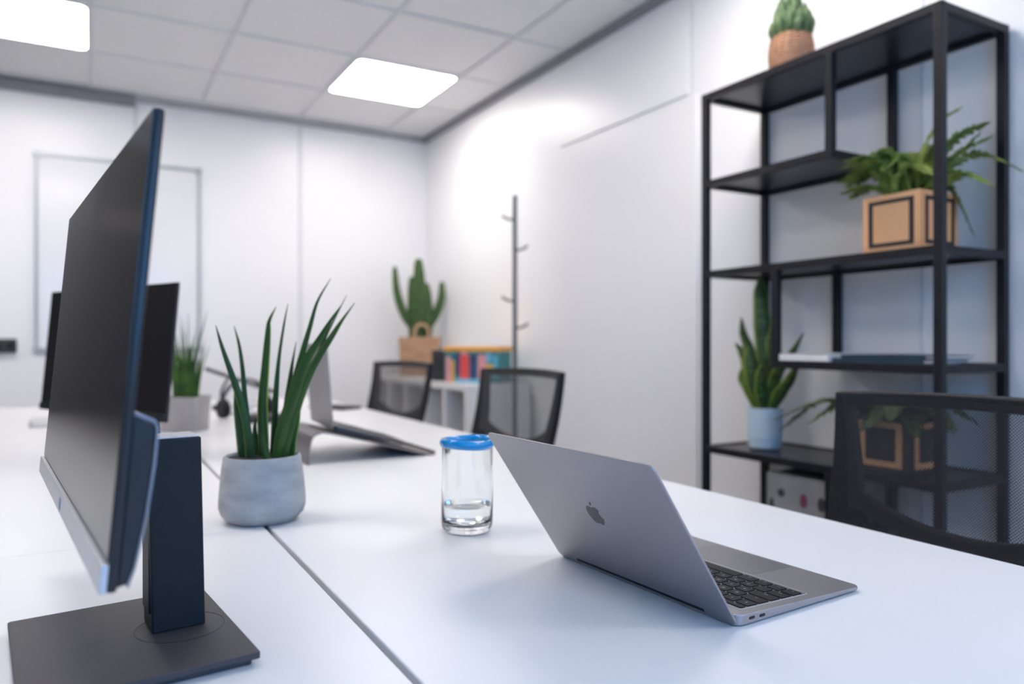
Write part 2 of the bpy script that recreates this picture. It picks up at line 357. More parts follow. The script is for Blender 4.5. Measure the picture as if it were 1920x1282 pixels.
# ------------------------------------------------------------ monitor
def monitor(loc, rz, label, group, W=.572, x0=-.264, fy=.094, tilt=.0913, rin=.004, chin='silver', base=(-.138, -.046, .08, .137), zb=.125):
    t = thing('monitor', loc, rz, label, 'monitor', group)
    # base plate with undercut edge
    bx0, by0, bx1, by1 = base
    s = MB()
    s.prism(rrect(bx0, by0, bx1, by1, .003, 3), lambda p: (p[0], p[1], .006), lambda p: (p[0], p[1], .012))
    s.prism(rrect(bx0+.006, by0+.006, bx1-.006, by1-.006, .003, 3), lambda p: (p[0], p[1], 0), lambda p: (p[0], p[1], .0061))
    s.build('base', M['base'], t, bevel=.0008)
    cx = (bx0+bx1)/2-.003
    s = MB(); s.lathe([(.0400, .01195), (.0400, .01225), (.0406, .01225), (.0406, .01195)], (cx, 0, 0), 72, closed=True)
    s.build('swivel_ring', M['port'], t)
    # column
    s = MB()
    s.prism([(-.039, -.022), (.004, -.022), (.004, .0262), (-.039, .0262)], lambda p: (p[0], p[1], .012), lambda p: (p[0], p[1]+.004, .197))
    s.build('column', M['colm'], t, bevel=.0015)
    MB().b2((-.037, -.016, .1972), (.002, .0282, .1982)).build('column_cap', M['silver'], t)
    MB().b2((-.034, .0255, .03), (-.001, .0285, .15)).build('column_track', M['plastic'], t, bevel=.001)
    MB().cyl((0, .045, .175), .022, .06, rot=Matrix.Rotation(PI/2, 3, 'X')).build('tilt_hinge', M['plastic'], t)
    # head : local frame u up the screen, y outwards
    H = .3264
    head = MB()
    head.prism(rrect(x0, 0, x0+W, H, .003, 3), lambda p: (p[0], -.0075, p[1]), lambda p: (p[0], -.0006, p[1]))
    R = (-tilt, 0, 0); L = (0, fy, zb)
    R = (tilt, 0, 0)
    bz = head.build('screen_housing', M['bezel'], t, L, R, bevel=.002)
    MB().b2((x0+.0015, -.001, .0215), (x0+W-.0015, 0, H-.0015)).build('screen', M['screen'], t, L, R)
    MB().b2((x0, -.0012, 0), (x0+W, .0035, .0195)).build('chin', M[chin], t, L, R, bevel=.0008)
    # badge under the centre of the screen
    xc = x0+W/2
    s = MB(); s.lathe([(.0066, 0), (.0066, .0005), (.0074, .0005), (.0074, 0)], (0, 0, 0), 40, closed=True)
    s.box((-.0018, .0004, .0003), (.0009, .0105, .0005), Matrix.Rotation(-.28, 3, 'Z')); s.box((.0014, -.0008, .0003), (.0009, .0085, .0005), Matrix.Rotation(-.28, 3, 'Z'))
    s.box((0.0, .0014, .0003), (.0024, .0008, .0005)); s.box((.0028, .0014, .0003), (.0022, .0008, .0005)); s.box((.0026, -.0016, .0003), (.0022, .0008, .0005))
    for v in s.bm.verts: v.co = Vector((-v.co.x, v.co.z, v.co.y))
    for v in s.bm.verts: v.co += Vector((xc, .0035, .0098))
    s.build('badge', M['wbframe'], t, L, R)
    # rear electronics housing, full width, tapering to the foot
    prof = [(-.0074, .117), (-.0205, .112), (-.0222, .108), (-.0222, .085), (-.0205, .05), (-.0165, .015), (-.0130, .004), (-.0074, .002)]
    s = MB(); s.prism(prof, lambda p: (x0+rin, p[0], p[1]), lambda p: (x0+W-rin, p[0], p[1]))
    s.build('rear_housing', M['bezel'], t, L, R, bevel=.0015)
    sk = [(-.0074, .1195), (-.0212, .1145), (-.0240, .109), (-.0242, .085), (-.0224, .05), (-.0182, .015), (-.0148, .002)]
    inn = [(-.0074, .1172), (-.0206, .1122), (-.0223, .108), (-.0223, .085), (-.0206, .05), (-.0166, .015), (-.0131, .003)]
    s = MB(); s.prism(sk+inn[::-1], lambda p: (x0+rin, p[0], p[1]), lambda p: (x0+W-rin, p[0], p[1]))
    s.build('rear_shell', M['shell'], t, L, R)
    return t
monitor((.075, .827, DZ), PI/2+.105, 'large black monitor on a flat rectangular stand in the left foreground', 'black monitors')
# second one further back: near bottom corner (.148,1.895), far (-.064,2.338)
yw = math.atan2(.443, -.212); wv = Vector((math.cos(yw), math.sin(yw), 0)); yv = Vector((-wv.y, wv.x, 0))
cc = Vector((.042, 2.116, DZ))-yv*.094
monitor((cc.x, cc.y, DZ), yw, 'second black monitor standing behind the foreground one on the far desktop', 'black monitors', rin=.10, chin='bezel', W=.625, x0=-.26, zb=.105, base=(-.1, -.048, .1, .137))

# ------------------------------------------------------------ laptops
def glyph(txt, size):
    cu = bpy.data.curves.new('g', 'FONT'); cu.body = txt; cu.size = size; cu.align_x = 'CENTER'; cu.align_y = 'CENTER'; cu.resolution_u = 2
    ob = bpy.data.objects.new('g', cu); COL.objects.link(ob)
    dg = bpy.context.evaluated_depsgraph_get(); me = bpy.data.meshes.new_from_object(ob.evaluated_get(dg))
    bpy.data.objects.remove(ob); bpy.data.curves.remove(cu); return me
def slab(w, y0, y1, r, zt0, zt1, zb0, zb1, n=8):
    """rounded plate; y0 user side, y1 hinge side; z linear between them"""
    f = lambda y, a, b: a+(b-a)*(y-y0)/(y1-y0)
    s = MB(); P = rrect(-w/2, y0, w/2, y1, r, n)
    s.prism(P, lambda p: (p[0], p[1], f(p[1], zb0, zb1)), lambda p: (p[0], p[1], f(p[1], zt0, zt1))); return s
def laptop(loc, rz, label, open_deg, metal, metal2, W=.304, D=.212, detail=True, keys=True, rx=0, screen_glow=False):
    t = thing('laptop', loc, rz, label, 'laptop')
    t.rotation_euler = (rx, 0, rz)
    zt0, zt1 = .0062, .0125
    ztop = lambda y: zt1+(zt1-zt0)*y/D
    sl = (zt1-zt0)/D; ang = math.atan(sl)
    base = slab(W, -D, 0, .011, zt0, zt1, .0030, .0012).build('base', metal, t, bevel=.0011, seg=3)
    # keyboard field
    kx0, kx1, ky0, ky1 = -.1385, .1385, -.1285, -.021
    f = lambda p, dz: (p[0], p[1], ztop(p[1])+dz)
    s = MB(); s.prism(rrect(kx0-.0012, ky0-.0012, kx1+.0012, ky1+.0012, .002, 3), lambda p: f(p, -.0004), lambda p: f(p, .00012))
    deck = s.build('keyboard', M['legend'] if False else metal2, t)
    s = MB(); s.ringprism(rrect(kx0-.0016, ky0-.0016, kx1+.0016, ky1+.0016, .0025, 3), rrect(kx0-.0004, ky0-.0004, kx1+.0004, ky1+.0004, .002, 3), lambda p: f(p, -.0002), lambda p: f(p, .0003))
    s.build('keyboard_rim', M['silver'], t)
    s = MB(); s.prism(rrect(-.061, -.2055, .061, -.1345, .004, 4), lambda p: f(p, -.0002), lambda p: f(p, .00018)); s.build('trackpad', M['alu2'] if metal is M['alu'] else metal2, t)
    if keys:
        U = .0191; G = .0022
        rows = [
          (.0105, [('esc', 1.5)]+[('F%d' % k, 1.0) for k in range(1, 13)]+[('', 1.0)]),
          (.0185, [(c, 1.0) for c in '§1234567890-=']+[('del', 1.5)]),
          (.0185, [('tab', 1.5)]+[(c, 1.0) for c in 'QWERTYUIOP[]']+[('ret', 1.0)]),
          (.0185, [('caps', 1.75)]+[(c, 1.0) for c in "ASDFGHJKL;'\\"]+[('', .75)]),
          (.0185, [('shift', 1.25), ('`', 1.0)]+[(c, 1.0) for c in 'ZXCVBNM,./']+[('shift', 2.25)]),
          (.0185, [('fn', 1.0), ('ctrl', 1.0), ('opt', 1.0), ('cmd', 1.25), ('', 5.0), ('cmd', 1.25), ('opt', 1.0), ('<', 1.0), ('^', 1.0), ('>', 1.0)])]
        y = ky1; cache = {}
        for ri, (hh, ks) in enumerate(rows):
            tot = sum(k[1] for k in ks); x = kx0; u = (kx1-kx0)/tot
            for (c, wd) in ks:
                ww = wd*u; xm, ym = x+ww/2, y-hh/2; kw, kh = ww-G, hh-G
                s = MB(); s.prism(rrect(-kw/2, -kh/2, kw/2, kh/2, .0014, 3), lambda p: (p[0], p[1], 0), lambda p: (p[0]*.975, p[1]*.975, .0011))
                if c:
                    big = len(c) == 1
                    g = glyph(c, .0052 if big else .0030); n0 = len(s.bm.verts)
                    before = set(s.bm.faces); vb = set(s.bm.verts)
                    s.bm.from_mesh(g); bpy.data.meshes.remove(g)
                    off = Vector((0, 0, .00116)) if big else Vector((0, -kh*.22, .00116))
                    for v in s.bm.verts:
                        if v not in vb: v.co += off
                    for fc in s.bm.faces:
                        if fc not in before: fc.material_index = 1
                me = bpy.data.meshes.new('key'); s.bm.to_mesh(me); s.bm.free(); me.materials.append(M['key']); me.materials.append(M['legend'])
                k = bpy.data.objects.new('key', me); COL.objects.link(k); k.parent = deck
                k.location = (xm, ym, ztop(ym)+.0001); k.rotation_euler = (ang, 0, 0)
                x += ww
            y -= hh
    # ports on the user's left edge
    for yy in ((-.022, -.038) if detail else ()):
        s = MB(); zz = ztop(yy)-.0048
        P = rrect(-.0045, -.0015, .0045, .0015, .00145, 4)
        s.prism(P, lambda p: (-W/2-.0002, yy+p[0], zz+p[1]), lambda p: (-W/2+.003, yy+p[0], zz+p[1])); s.build('port', M['port'], t)
    for sx in (-1, 1):
        for yy in (-D+.03, -.03): MB().cyl((sx*(W/2-.03), yy, .0012), .006, .0024).build('foot', M['port'], t)
    a = math.radians(open_deg)    # lean back from vertical
    L = (0, .0005, .0105); R = (a*-1, 0, 0)
    P = rrect(-W/2, -.0095, W/2, D-.011, .010, 8)
    lid = MB().prism(P, lambda p: (p[0], .0016, p[1]), lambda p: (p[0], .0040, p[1])).build('lid', metal, t, L, R, bevel=.0007, seg=3)
    MB().prism(rrect(-W/2+.003, .004, W/2-.003, D-.014, .007, 6), lambda p: (p[0], .0011, p[1]), lambda p: (p[0], .00165, p[1])).build('display', M['screen'], t, L, R)
    MB().cyl((0, 0, 0), .0048, W*.72, rot=Matrix.Rotation(PI/2, 3, 'Y')).build('hinge', M['plastic'], t, (0, -.001, .0085))
    if detail:  # fruit mark, polished into the lid
        R_ = [(0, .62), (.10, .665), (.22, .70), (.36, .70), (.50, .63), (.58, .53), (.50, .45), (.445, .33), (.44, .20), (.50, .06), (.62, -.03), (.55, -.20), (.44, -.37), (.33, -.49), (.22, -.53), (.10, -.49), (0, -.465),
              (-.10, -.49), (-.22, -.53), (-.33, -.50), (-.45, -.36), (-.57, -.13), (-.61, .12), (-.58, .36), (-.48, .56), (-.34, .68), (-.20, .70), (-.09, .66)]
        lf = [(.0, .77), (.02, .90), (.10, 1.02), (.22, 1.09), (.225, .96), (.15, .84), (.06, .785)]
        s = MB(); k = .0215; zc = .103
        for poly in (R_, lf): s.prism([(-p[0]*k, p[1]*k+zc-.15*k) for p in poly], lambda p: (p[0], .0039, p[1]), lambda p: (p[0], .00412, p[1]))
        s.build('logo', M['logo'], t, L, R, smooth=20)
    return t
A = Vector((.556, .848, DZ)); B = Vector((.571, .544, DZ)); c = (A+B)/2
laptop((c.x, c.y, DZ), math.atan2(A.y-B.y, A.x-B.x), 'open grey aluminium laptop in the foreground, lid back towards the camera', 34, M['alu'], M['alu2'])

# ---- second laptop on a bent stand
t = thing('laptop_stand', (.0, .0, DZ), 0, 'taupe bent-sheet stand under the farther laptop', 'laptop stand')
prof = bez([(.449, 0, .0), (.4495, 0, .03), (.458, 0, .064), (.475, 0, .075), (.50, 0, .0745), (.60, 0, .048), (.70, 0, .020), (.755, 0, .0045), (.768, 0, .004), (.772, 0, .012)], 6)
up = [(p.x, p.z) for p in prof]; lo = []
for i, p in enumerate(up):
    q, r = up[max(i-1, 0)], up[min(i+1, len(up)-1)]; d = Vector((r[0]-q[0], r[1]-q[1])).normalized(); lo.append((p[0]+d.y*.004, max(0, p[1]-d.x*.004)))
s = MB(); s.prism(up+lo[::-1], lambda p: (p[0], 1.762, p[1]), lambda p: (p[0], 2.03, p[1]))
s.build('bent_sheet', M['standbrown'], t, smooth=30)
laptop((.5245, 1.918, DZ+.0755), PI/2-.06, 'dark laptop open on the bent stand behind the potted plant', 19, M['darkalu'], M['key'], D=.212, W=.27, detail=False, keys=False, rx=.255)
for o in bpy.data.objects:
    if o.parent and o.parent.get('label', '').startswith('dark laptop') and o.name.startswith('lid'):
        o.data.materials[0] = M['alu']; o['label'] = 'silver-grey laptop lid'

# third, closed, at far left
t = thing('laptop', (-.035, 3.20, DZ), .06, 'closed silver laptop lying behind the second monitor, its corner showing', 'laptop')
slab(.30, -.21, 0, .012, .008, .010, .001, .001).build('base', M['silver'], t, bevel=.002)
slab(.29, -.20, 0, .012, .014, .017, .010, .0115).build('lid', M['silver'], t, bevel=.002)

# ------------------------------------------------------------ potted plant (foreground)
def leafmesh(path, wid, thick=.35, flat=False, cup=.25, side=None, margin=False):
    """tapering channelled leaf; wid = list of half widths along the path"""
    s = MB(); pts = [Vector(p) for p in path]; n = len(pts); rings = []
    side = Vector(side if side else (1, 0, 0)).normalized()
    for i, p in enumerate(pts):
        tg = (pts[min(i+1, n-1)]-pts[max(i-1, 0)]).normalized(); u = (side-tg*side.dot(tg)).normalized(); v = tg.cross(u)
        f = i/(n-1)*(len(wid)-1); k = min(int(f), len(wid)-2); w = max(.0004, wid[k]+(wid[k+1]-wid[k])*(f-k))
        th = w*thick
        sec = [(-1, .0), (-.82, -.2*thick), (-.4, -1*thick), (0, -1.25*thick), (.4, -1*thick), (.82, -.2*thick), (1, .0), (.5, cup*.5+.05), (0, .02-cup*.2), (-.5, cup*.5+.05)]
        rings.append([s.bm.verts.new(p+u*a*w+v*(b+cup*a*a)*w) for a, b in sec])
    m = 10
    for a, b in zip(rings, rings[1:]):
        for k in range(m):
            fc = s.bm.faces.new((a[k], a[(k+1) % m], b[(k+1) % m], b[k])); fc.material_index = 1 if margin and k in (0, 5, 6, 9) else 0
    s.bm.faces.new(rings[0]); s.bm.faces.new(rings[-1][::-1]); return s
FV = Vector((math.sin(TH), math.cos(TH), 0)); RV = Vector((math.cos(TH), -math.sin(TH), 0))
t = thing('potted_plant', (.248, 1.262, DZ), 0, 'spiky green snake plant in grey concrete pot on the desk seam', 'potted plant')
prof = [(0, 0), (.048, 0), (.056, .004), (.0645, .013), (.0678, .024), (.0676, .038), (.0645, .073), (.0605, .1035), (.0590, .1062), (.0565, .1064), (.0545, .104), (.053, .095), (.0, .094)]
MB().lathe(prof, seg=96, wob=lambda a, z: 1+.006*math.sin(2*a+1)+.004*math.sin(5*a+z*60)).build('pot', M['concrete'], t, smooth=50)
s = MB(); s.lathe([(0, .1035), (.03, .104), (.0540, .1025), (.0535, .09)], seg=40, wob=lambda a, z: 1); s.build('soil', M['soil'], t)
def LP(pts, d0=0, d1=0):
    n = len(pts); out = []
    for i, (zx, zy) in enumerate(pts):
        lat = (zx-276)*.000353; z = (900-zy)*.000353+.092; d = d0+(d1-d0)*i/(n-1)
        out.append(RV*lat*(1+d/1.22)+FV*d+Vector((0, 0, z+(d/1.22)*(z-.29))))
    return bez(out, 8)
leaves = [
 ([(236, 905), (222, 760), (190, 610), (150, 480), (112, 360), (88, 262)], [.011, .011, .0105, .0095, .007, .0045, .0008], -.018, -.03),
 ([(215, 900), (192, 760), (172, 600), (158, 460), (140, 350), (116, 266)], [.009, .0095, .009, .0075, .006, .004, .0008], .01, .03),
 ([(180, 905), (168, 800), (160, 690), (156, 600)], [.006, .007, .0065, .004, .001], .03, .03),
 ([(190, 905), (180, 780), (168, 660), (160, 560)], [.010, .0105, .010, .0075, .001], -.01, -.015),
 ([(278, 905), (272, 780), (270, 620), (284, 450), (298, 290), (305, 240), (338, 176)], [.012, .0135, .013, .011, .009, .006, .004, .0007], .0, .0),
 ([(296, 905), (303, 740), (310, 580), (322, 430), (345, 270), (365, 162)], [.008, .009, .0085, .007, .0045, .003, .0007], .02, .03),
 ([(335, 905), (352, 760), (368, 600), (384, 470), (394, 400), (404, 338)], [.007, .0085, .008, .006, .0035, .002, .0006], .02, .03),
 ([(318, 905), (350, 760), (395, 570), (440, 400), (478, 270), (515, 150), (578, 43)], [.010, .012, .0115, .010, .008, .006, .0035, .0006], .008, .015),
 ([(345, 905), (375, 760), (420, 600), (468, 470), (522, 330), (570, 230), (624, 122)], [.009, .0105, .010, .009, .007, .0045, .0025, .0006], .025, .045),
 ([(350, 905), (385, 740), (440, 580), (490, 440), (556, 330), (610, 240), (665, 162)], [.011, .014, .0135, .0118, 0.0095, .006, .003, .0006], -.015, -.02),
 ([(372, 905), (400, 760), (446, 600), (510, 450), (590, 320), (640, 240), (698, 158)], [.009, .011, .0115, .010, .0085, .006, .003, .0006], -.005, .005),
 ([(398, 905), (405, 800), (425, 700), (440, 620)], [.009, .010, .009, .006, .001], .01, .012),
 ([(340, 908), (322, 850), (312, 780), (316, 720)], [.0075, .008, .007, .0045, .0008], -.035, -.035),
 ([(255, 905), (240, 830), (228, 760), (232, 690)], [.007, .008, .007, .005, .001], .01, .012),
]
for P, wd, d0, d1 in leaves:
    a = random.uniform(-.6, .6); side = RV*math.cos(a)+FV*math.sin(a)
    leafmesh(LP(P, d0, d1), [q*.70 for q in wd], .30, cup=random.uniform(.35, .7), side=side, margin=random.random() < .25).build('leaf', [M['leaf'], M['leafy']], t, smooth=60)

# pale square pot with grass, behind
t = thing('potted_grass', (.278, 2.665, DZ), -.5, 'tall green grass in pale square pot on the far left desktop', 'potted plant')
s = MB(); h = .064
s.ringprism(rrect(-h, -h, h, h, .012), rrect(-h+.008, -h+.008, h-.008, h-.008, .008), lambda p: (p[0]*.9, p[1]*.9, 0), lambda p: (p[0], p[1], .112))
s.prism(rrect(-h+.004, -h+.004, h-.004, h-.004, .008), lambda p: (p[0]*.9, p[1]*.9, .0), lambda p: (p[0], p[1], .01))
s.build('pot', M['concrete2'], t, bevel=.002)
s = MB(); s.prism(rrect(-h+.007, -h+.007, h-.007, h-.007, .008), lambda p: (p[0]*.95, p[1]*.95, .05), lambda p: (p[0], p[1], .10)); s.build('soil', M['soil'], t)
s = MB()
for k in range(62):
    a = random.uniform(0, 2*PI); r = random.uniform(0, .038); hh = random.uniform(.11, .225)*(1 if random.random() < .75 else 1.35); ln = random.uniform(.0, .042)*hh/.18
    b0 = Vector((r*math.cos(a), r*math.sin(a), .095)); dr = Vector((math.cos(a), math.sin(a), 0))
    b = b0; m1 = b0+dr*ln*.3+Vector((0, 0, hh*.5)); e = b0+dr*ln+Vector((0, 0, hh))
    s.tube(bez([b, m1, e], 4), [.0042]*1+[.0042, .004, .0036, .0032, .0026, .002, .0012, .0003], sect=[(1, 0), (0, .35), (-1, 0), (0, -.35)])
s.build('grass', M['grass'], t)

# ------------------------------------------------------------ glass jar
t = thing('glass_jar', (.508, 1.034, DZ), 0, 'clear glass tumbler with bright blue rim and a little water', 'glass')
o_ = [(0, 0), (.030, 0), (.0365, .003), (.0392, .009), (.0398, .02), (.0396, .07), (.0392, .11), (.0388, .132)]
i_ = [(.0368, .132), (.0370, .11), (.0374, .07), (.0374, .022), (.035, .015), (.026, .012), (.010, .0155), (0, .0165)]
MB().lathe(o_+i_, seg=80, wob=lambda a, z: 1+.008*math.sin(3*a+z*30)).build('tumbler', M['glass'], t, smooth=60)
s = MB(); s.lathe([(.0385+.0042*math.cos(a), .1355+.0070*math.sin(a)) for a in [2*PI*k/14 for k in range(14)]], seg=80, wob=lambda a, z: 1+.006*math.sin(3*a+4), closed=True)
for v in s.bm.verts: v.co.z += .0012*math.sin(math.atan2(v.co.y, v.co.x)*2+1.)
s.build('rim', M['blueglass'], t, smooth=60)
MB().lathe([(0, .01655), (.010, .01555), (.026, .01205), (.035, .01505), (.03735, .0221), (.03735, .041), (.0365, .0402), (0, .0400)], seg=80, wob=lambda a, z: 1+.008*math.sin(3*a+z*30)).build('water', M['water'], t, smooth=60)

# ------------------------------------------------------------ chairs
def chair(label, group='black mesh task chairs', fabric='mesh', recl=.25):
    t = thing('office_chair', (0, 0, 0), 0, label, 'office chair', group)
    # backrest outline in (x, z); y from recline + wrap
    zt, zb = .943, .56
    def shape(wt, wb, top, bot, dip, rc, sag, n=10):
        P = []
        for k in range(n+1):   # top edge, left to right with slight crown
            f = k/n; x = -wt+2*wt*f; P.append((x, top-sag*(2*f-1)**2))
        for k in range(1, 9): f = k/9; P.append((wt+(wb-wt)*f, top-sag+(bot-top+sag)*f))
        for k in range(n+1): f = k/n; x = wb-2*wb*f; P.append((x, bot-dip*(1-(2*f-1)**2)))
        for k in range(1, 9): f = k/9; P.append((-wb+(-wt+wb)*f, bot+(top-sag-bot)*f))
        return P
    yb = lambda x, z: -.235-recl*(z-.60)+.035*(abs(x)/.23)**2+.06*((z-.68)/.26)**2*.5
    outer = shape(.232, .226, zt, zb+.06, .045, .02, .006); inner = shape(.205, .178, zt-.026, zb+.195, .045, .02, .004)
    s = MB(); s.ringprism(outer, inner, lambda p: (p[0], yb(*p)-.011, p[1]), lambda p: (p[0], yb(*p)+.013, p[1]))
    s.build('back_frame', M['plastic'], t, bevel=.005, seg=3)
    # mesh: grid inside the frame
    s = MB(); nx, nz = 16, 14; g = []
    for j in range(nz+1):
        fz = j/nz; row = []
        for i in range(nx+1):
            fx = i/nx*2-1; z = (zb+.155-.045*(1-fx*fx))*(1-fz)+(zt-.012)*fz; x = fx*((.19)*(1-fz)+.217*fz)
            row.append(s.bm.verts.new((x, yb(x, z)+.0145, z)))
        g.append(row)
    for j in range(nz):
        for i in range(nx): s.bm.faces.new((g[j][i], g[j][i+1], g[j+1][i+1], g[j+1][i]))
    s.build('back_mesh', M[fabric], t, smooth=80)
    # spine bracket
    s = MB(); s.tube(bez([(0, -.245, .66), (0, -.27, .58), (0, -.25, .47), (0, -.12, .42), (0, 0, .42)], 6), .024, sect=[(1, 1.3), (-1, 1.3), (-1, -1.3), (1, -1.3)])
    s.build('back_bracket', M['plastic'], t, bevel=.006)
    for sx in (-1, 1): MB().tube([(sx*.06, -.262, .665), (sx*.235, -.225, .650)], .014).build('bracket_arm', M['plastic'], t)
    s = MB(); s.prism(rrect(-.235, -.23, .235, .24, .09, 6), lambda p: (p[0], p[1], .44), lambda p: (p[0]*.97, p[1]*.97, .50)); s.build('seat', M['fabric'], t, bevel=.018, seg=4)
    s = MB(); s.prism(rrect(-.21, -.21, .21, .21, .08, 6), lambda p: (p[0]*.8, p[1]*.8, .42), lambda p: (p[0], p[1], .4405)); s.build('seat_pan', M['plastic'], t)
    MB().cyl((0, 0, .27), .025, .31).build('gas_lift', M['blackmetal'], t)
    MB().cyl((0, 0, .10), .04, .07).build('hub', M['plastic'], t)
    for k in range(5):
        a = 2*PI*k/5+.3; d = Vector((math.cos(a), math.sin(a), 0))
        MB().tube([d*.03+Vector((0, 0, .115)), d*.17+Vector((0, 0, .10)), d*.30+Vector((0, 0, .075))], [.022, .019, .014]).build('base_arm', M['plastic'], t)
        MB().cyl(d*.30+Vector((0, 0, .027)), .027, .045, rot=Matrix.Rotation(PI/2, 3, 'X') @ Matrix.Identity(3)).build('caster', M['plastic'], t, bevel=.004)
    return t
ch = chair('black mesh chair behind the foreground laptop, cut by the right edge')
ch2 = chair('black mesh chair beyond the blue rimmed glass, in front of the coat pole', fabric='meshfar', recl=.32)
ch3 = copy_tree(ch2); ch3['label'] = 'farthest black mesh chair, below the cactus in its basket'
def place_chair(c, p_near, p_far, rl=.25):   # given the two top corners of the back in plan
    p0, p1 = Vector(p_near), Vector(p_far); d = (p1-p0).normalized(); m = (p0+p1)/2
    ang = math.atan2(d.y, d.x)               # local +x points near -> far
    n = Vector((-d.y, d.x))                  # local +y
    m = m+n*(.235+rl*.34-.035-.03)
    c.location = (m.x, m.y, 0); c.rotation_euler = (0, 0, ang)
place_chair(ch, (1.24, .465), (1.24, .925))
place_chair(ch2, (1.262, 1.925), (1.228, 2.35), .32); ch2.location.z = -.0
place_chair(ch3, (1.29, 2.99), (1.20, 3.42), .32)

# ------------------------------------------------------------ metal shelving
SXF, SXB, SY0, SY1 = 1.754, 2.050, 1.032, 1.828
PR = .022
t = thing('shelving_unit', ((SXF+SXB)/2, (SY0+SY1)/2, 0), 0, 'tall black metal shelving unit with staggered shelves against right wall', 'shelving unit')
LX, LY = (SXB-SXF)/2, (SY1-SY0)/2; YC = (SY0+SY1)/2
def post(x, y, z0, z1): MB().b2((x-PR/2, y-PR/2, z0), (x+PR/2, y+PR/2, z1)).build('post', M['blackmetal'], t, bevel=.0015)
for sx in (-1, 1):
    for sy in (-1, 1): post(sx*(LX-PR/2), sy*(LY-PR/2), 0, 1.84)
def shelf(y0, y1, z):
    s = MB(); a, b = y0-YC, y1-YC
    e = .0007; s.b2((-LX+e, a+e, z-PR), (-LX+PR-e, b-e, z)); s.b2((LX-PR+e, a+e, z-PR), (LX-e, b-e, z)); s.b2((-LX+PR-e, a+e, z-PR+e), (LX-PR+e, a+PR-e, z-e)); s.b2((-LX+PR-e, b-PR+e, z-PR+e), (LX-PR+e, b-e, z-e))
    o = s.build('shelf_frame', M['blackmetal'], t, bevel=.001)
    MB().b2((-LX+PR*.5, a+PR*.5, z-.011), (LX-PR*.5, b-PR*.5, z-.004)).build('shelf_panel', M['shelfboard'], o)
ZS = [1.84, 1.556, 1.262, .975, .692, .405, .12]
YM1, YM2 = 1.345, 1.530
shelf(SY0, SY1, ZS[0]); shelf(YM1-.011, SY1, ZS[1]); shelf(SY0, SY1, ZS[2]); shelf(SY0, YM2+.011, ZS[3]); shelf(SY0, SY1, ZS[4]); shelf(YM1-.011, SY1, ZS[5]); shelf(SY0, SY1, ZS[6])
for sx in (-1, 1):
    post(sx*(LX-PR/2), YM1-YC, ZS[1], ZS[0]-PR); post(sx*(LX-PR/2), YM2-YC, ZS[3]-PR, ZS[2]-PR); post(sx*(LX-PR/2), YM1-YC, ZS[5], ZS[4]-PR); 

# fern in wooden cube
def fern(box_loc, label, boxm, frameins, fm, fronds, seed):
    random.seed(seed)
    s_ = .160; t = thing('potted_fern', box_loc, 0, label, 'potted fern', 'ferns in square wooden planters')
    s = MB(); h = s_/2
    s.ringprism(rrect(-h, -h, h, h, .003, 2), rrect(-h+.01, -h+.01, h-.01, h-.01, .002, 2), lambda p: (p[0], p[1], 0), lambda p: (p[0], p[1], .148))
    s.b2((-h+.008, -h+.008, 0), (h-.008, h-.008, .01)); s.build('planter_box', boxm, t, bevel=.001)
    for k in range(4):
        s = MB(); a, b = (.062, .050) if boxm is M['wood'] else (.060, .043); z0 = .074
        s.ringprism([(-a, -a+.002), (a, -a+.002), (a, a-.002), (-a, a-.002)], [(-b, -b), (b, -b), (b, b), (-b, b)], lambda p: (-h-.0015, p[0], z0+p[1]), lambda p: (-h+.002, p[0], z0+p[1]))
        s.build('inlay_frame', frameins, t, rot=(0, 0, k*PI/2))
    MB().b2((-h+.01, -h+.01, .11), (h-.01, h-.01, .130)).build('soil', M['soil'], t)
    s = MB()
    for (az, L, rise, droop) in fronds:
        d = Vector((math.cos(az), math.sin(az), 0)); base = Vector((random.uniform(-.03, .03), random.uniform(-.03, .03), .125))
        pts = [base, base+d*L*.25+Vector((0, 0, rise*.65)), base+d*L*.6+Vector((0, 0, rise)), base+d*L+Vector((0, 0, rise-droop))]
        P = bez(pts, 10); n = len(P); s.tube(P, [.0022*(1-.7*i/n) for i in range(n)], seg=5)
        side = Vector((-d.y, d.x, 0))
        for i in range(3, n*2):
            f = i/(n*2); q = f*(n-1); k = min(int(q), n-2); p = P[k].lerp(P[k+1], q-k); tg = (P[k+1]-P[k]).normalized()
            ll = .040*math.sin(PI*min(1, (f*.93+.07)))**.8+.004; ww = .0062
            for sd in (-1, 1):
                o = (side*sd+tg*.35+Vector((0, 0, -.12+random.uniform(-.2, .2)))).normalized(); e = p+o*ll
                v = [s.bm.verts.new(x) for x in (p, p+o*ll*.4+tg*ww, e, p+o*ll*.4-tg*ww)]
                s.bm.faces.new(v)
    s.build('fronds', fm, t, solid=.0006)
F1 = [(2.3, .15, .12, .01), (2.0, .17, .10, .02), (1.75, .17, .095, .02), (2.7, .14, .13, .03), (1.5, .15, .10, .0), (1.2, .14, .12, .0), (.3, .12, .15, -.01), (-.3, .11, .16, 0), (-.9, .17, .13, -.03), (-1.1, .17, .11, -.06),
      (-1.30, .27, .11, .07), (-1.6, .19, .06, .05), (-1.0, .13, .04, .13), (-2.0, .15, .09, .04), (3.1, .12, .12, .04), (2.5, .16, .10, .02), (1.9, .13, .12, -.01), (-.6, .11, .12, .03), (1.6, .18, .07, .01), (.0, .10, .13, .02), (2.9, .16, .12, .01), (1.35, .19, .075, .02), (-.8, .12, .21, -.03), (-1.25, .16, .17, -.02), (1.9, .2, .12, .03), (2.2, .10, .14, .0), (1.0, .1, .15, .0)]
fern((1.872, 1.187, 1.262), 'leafy fern in pale wooden cube planter with black square inlays, upper shelf', M['wood'], M['inlay'], M['fern'], F1, 3)
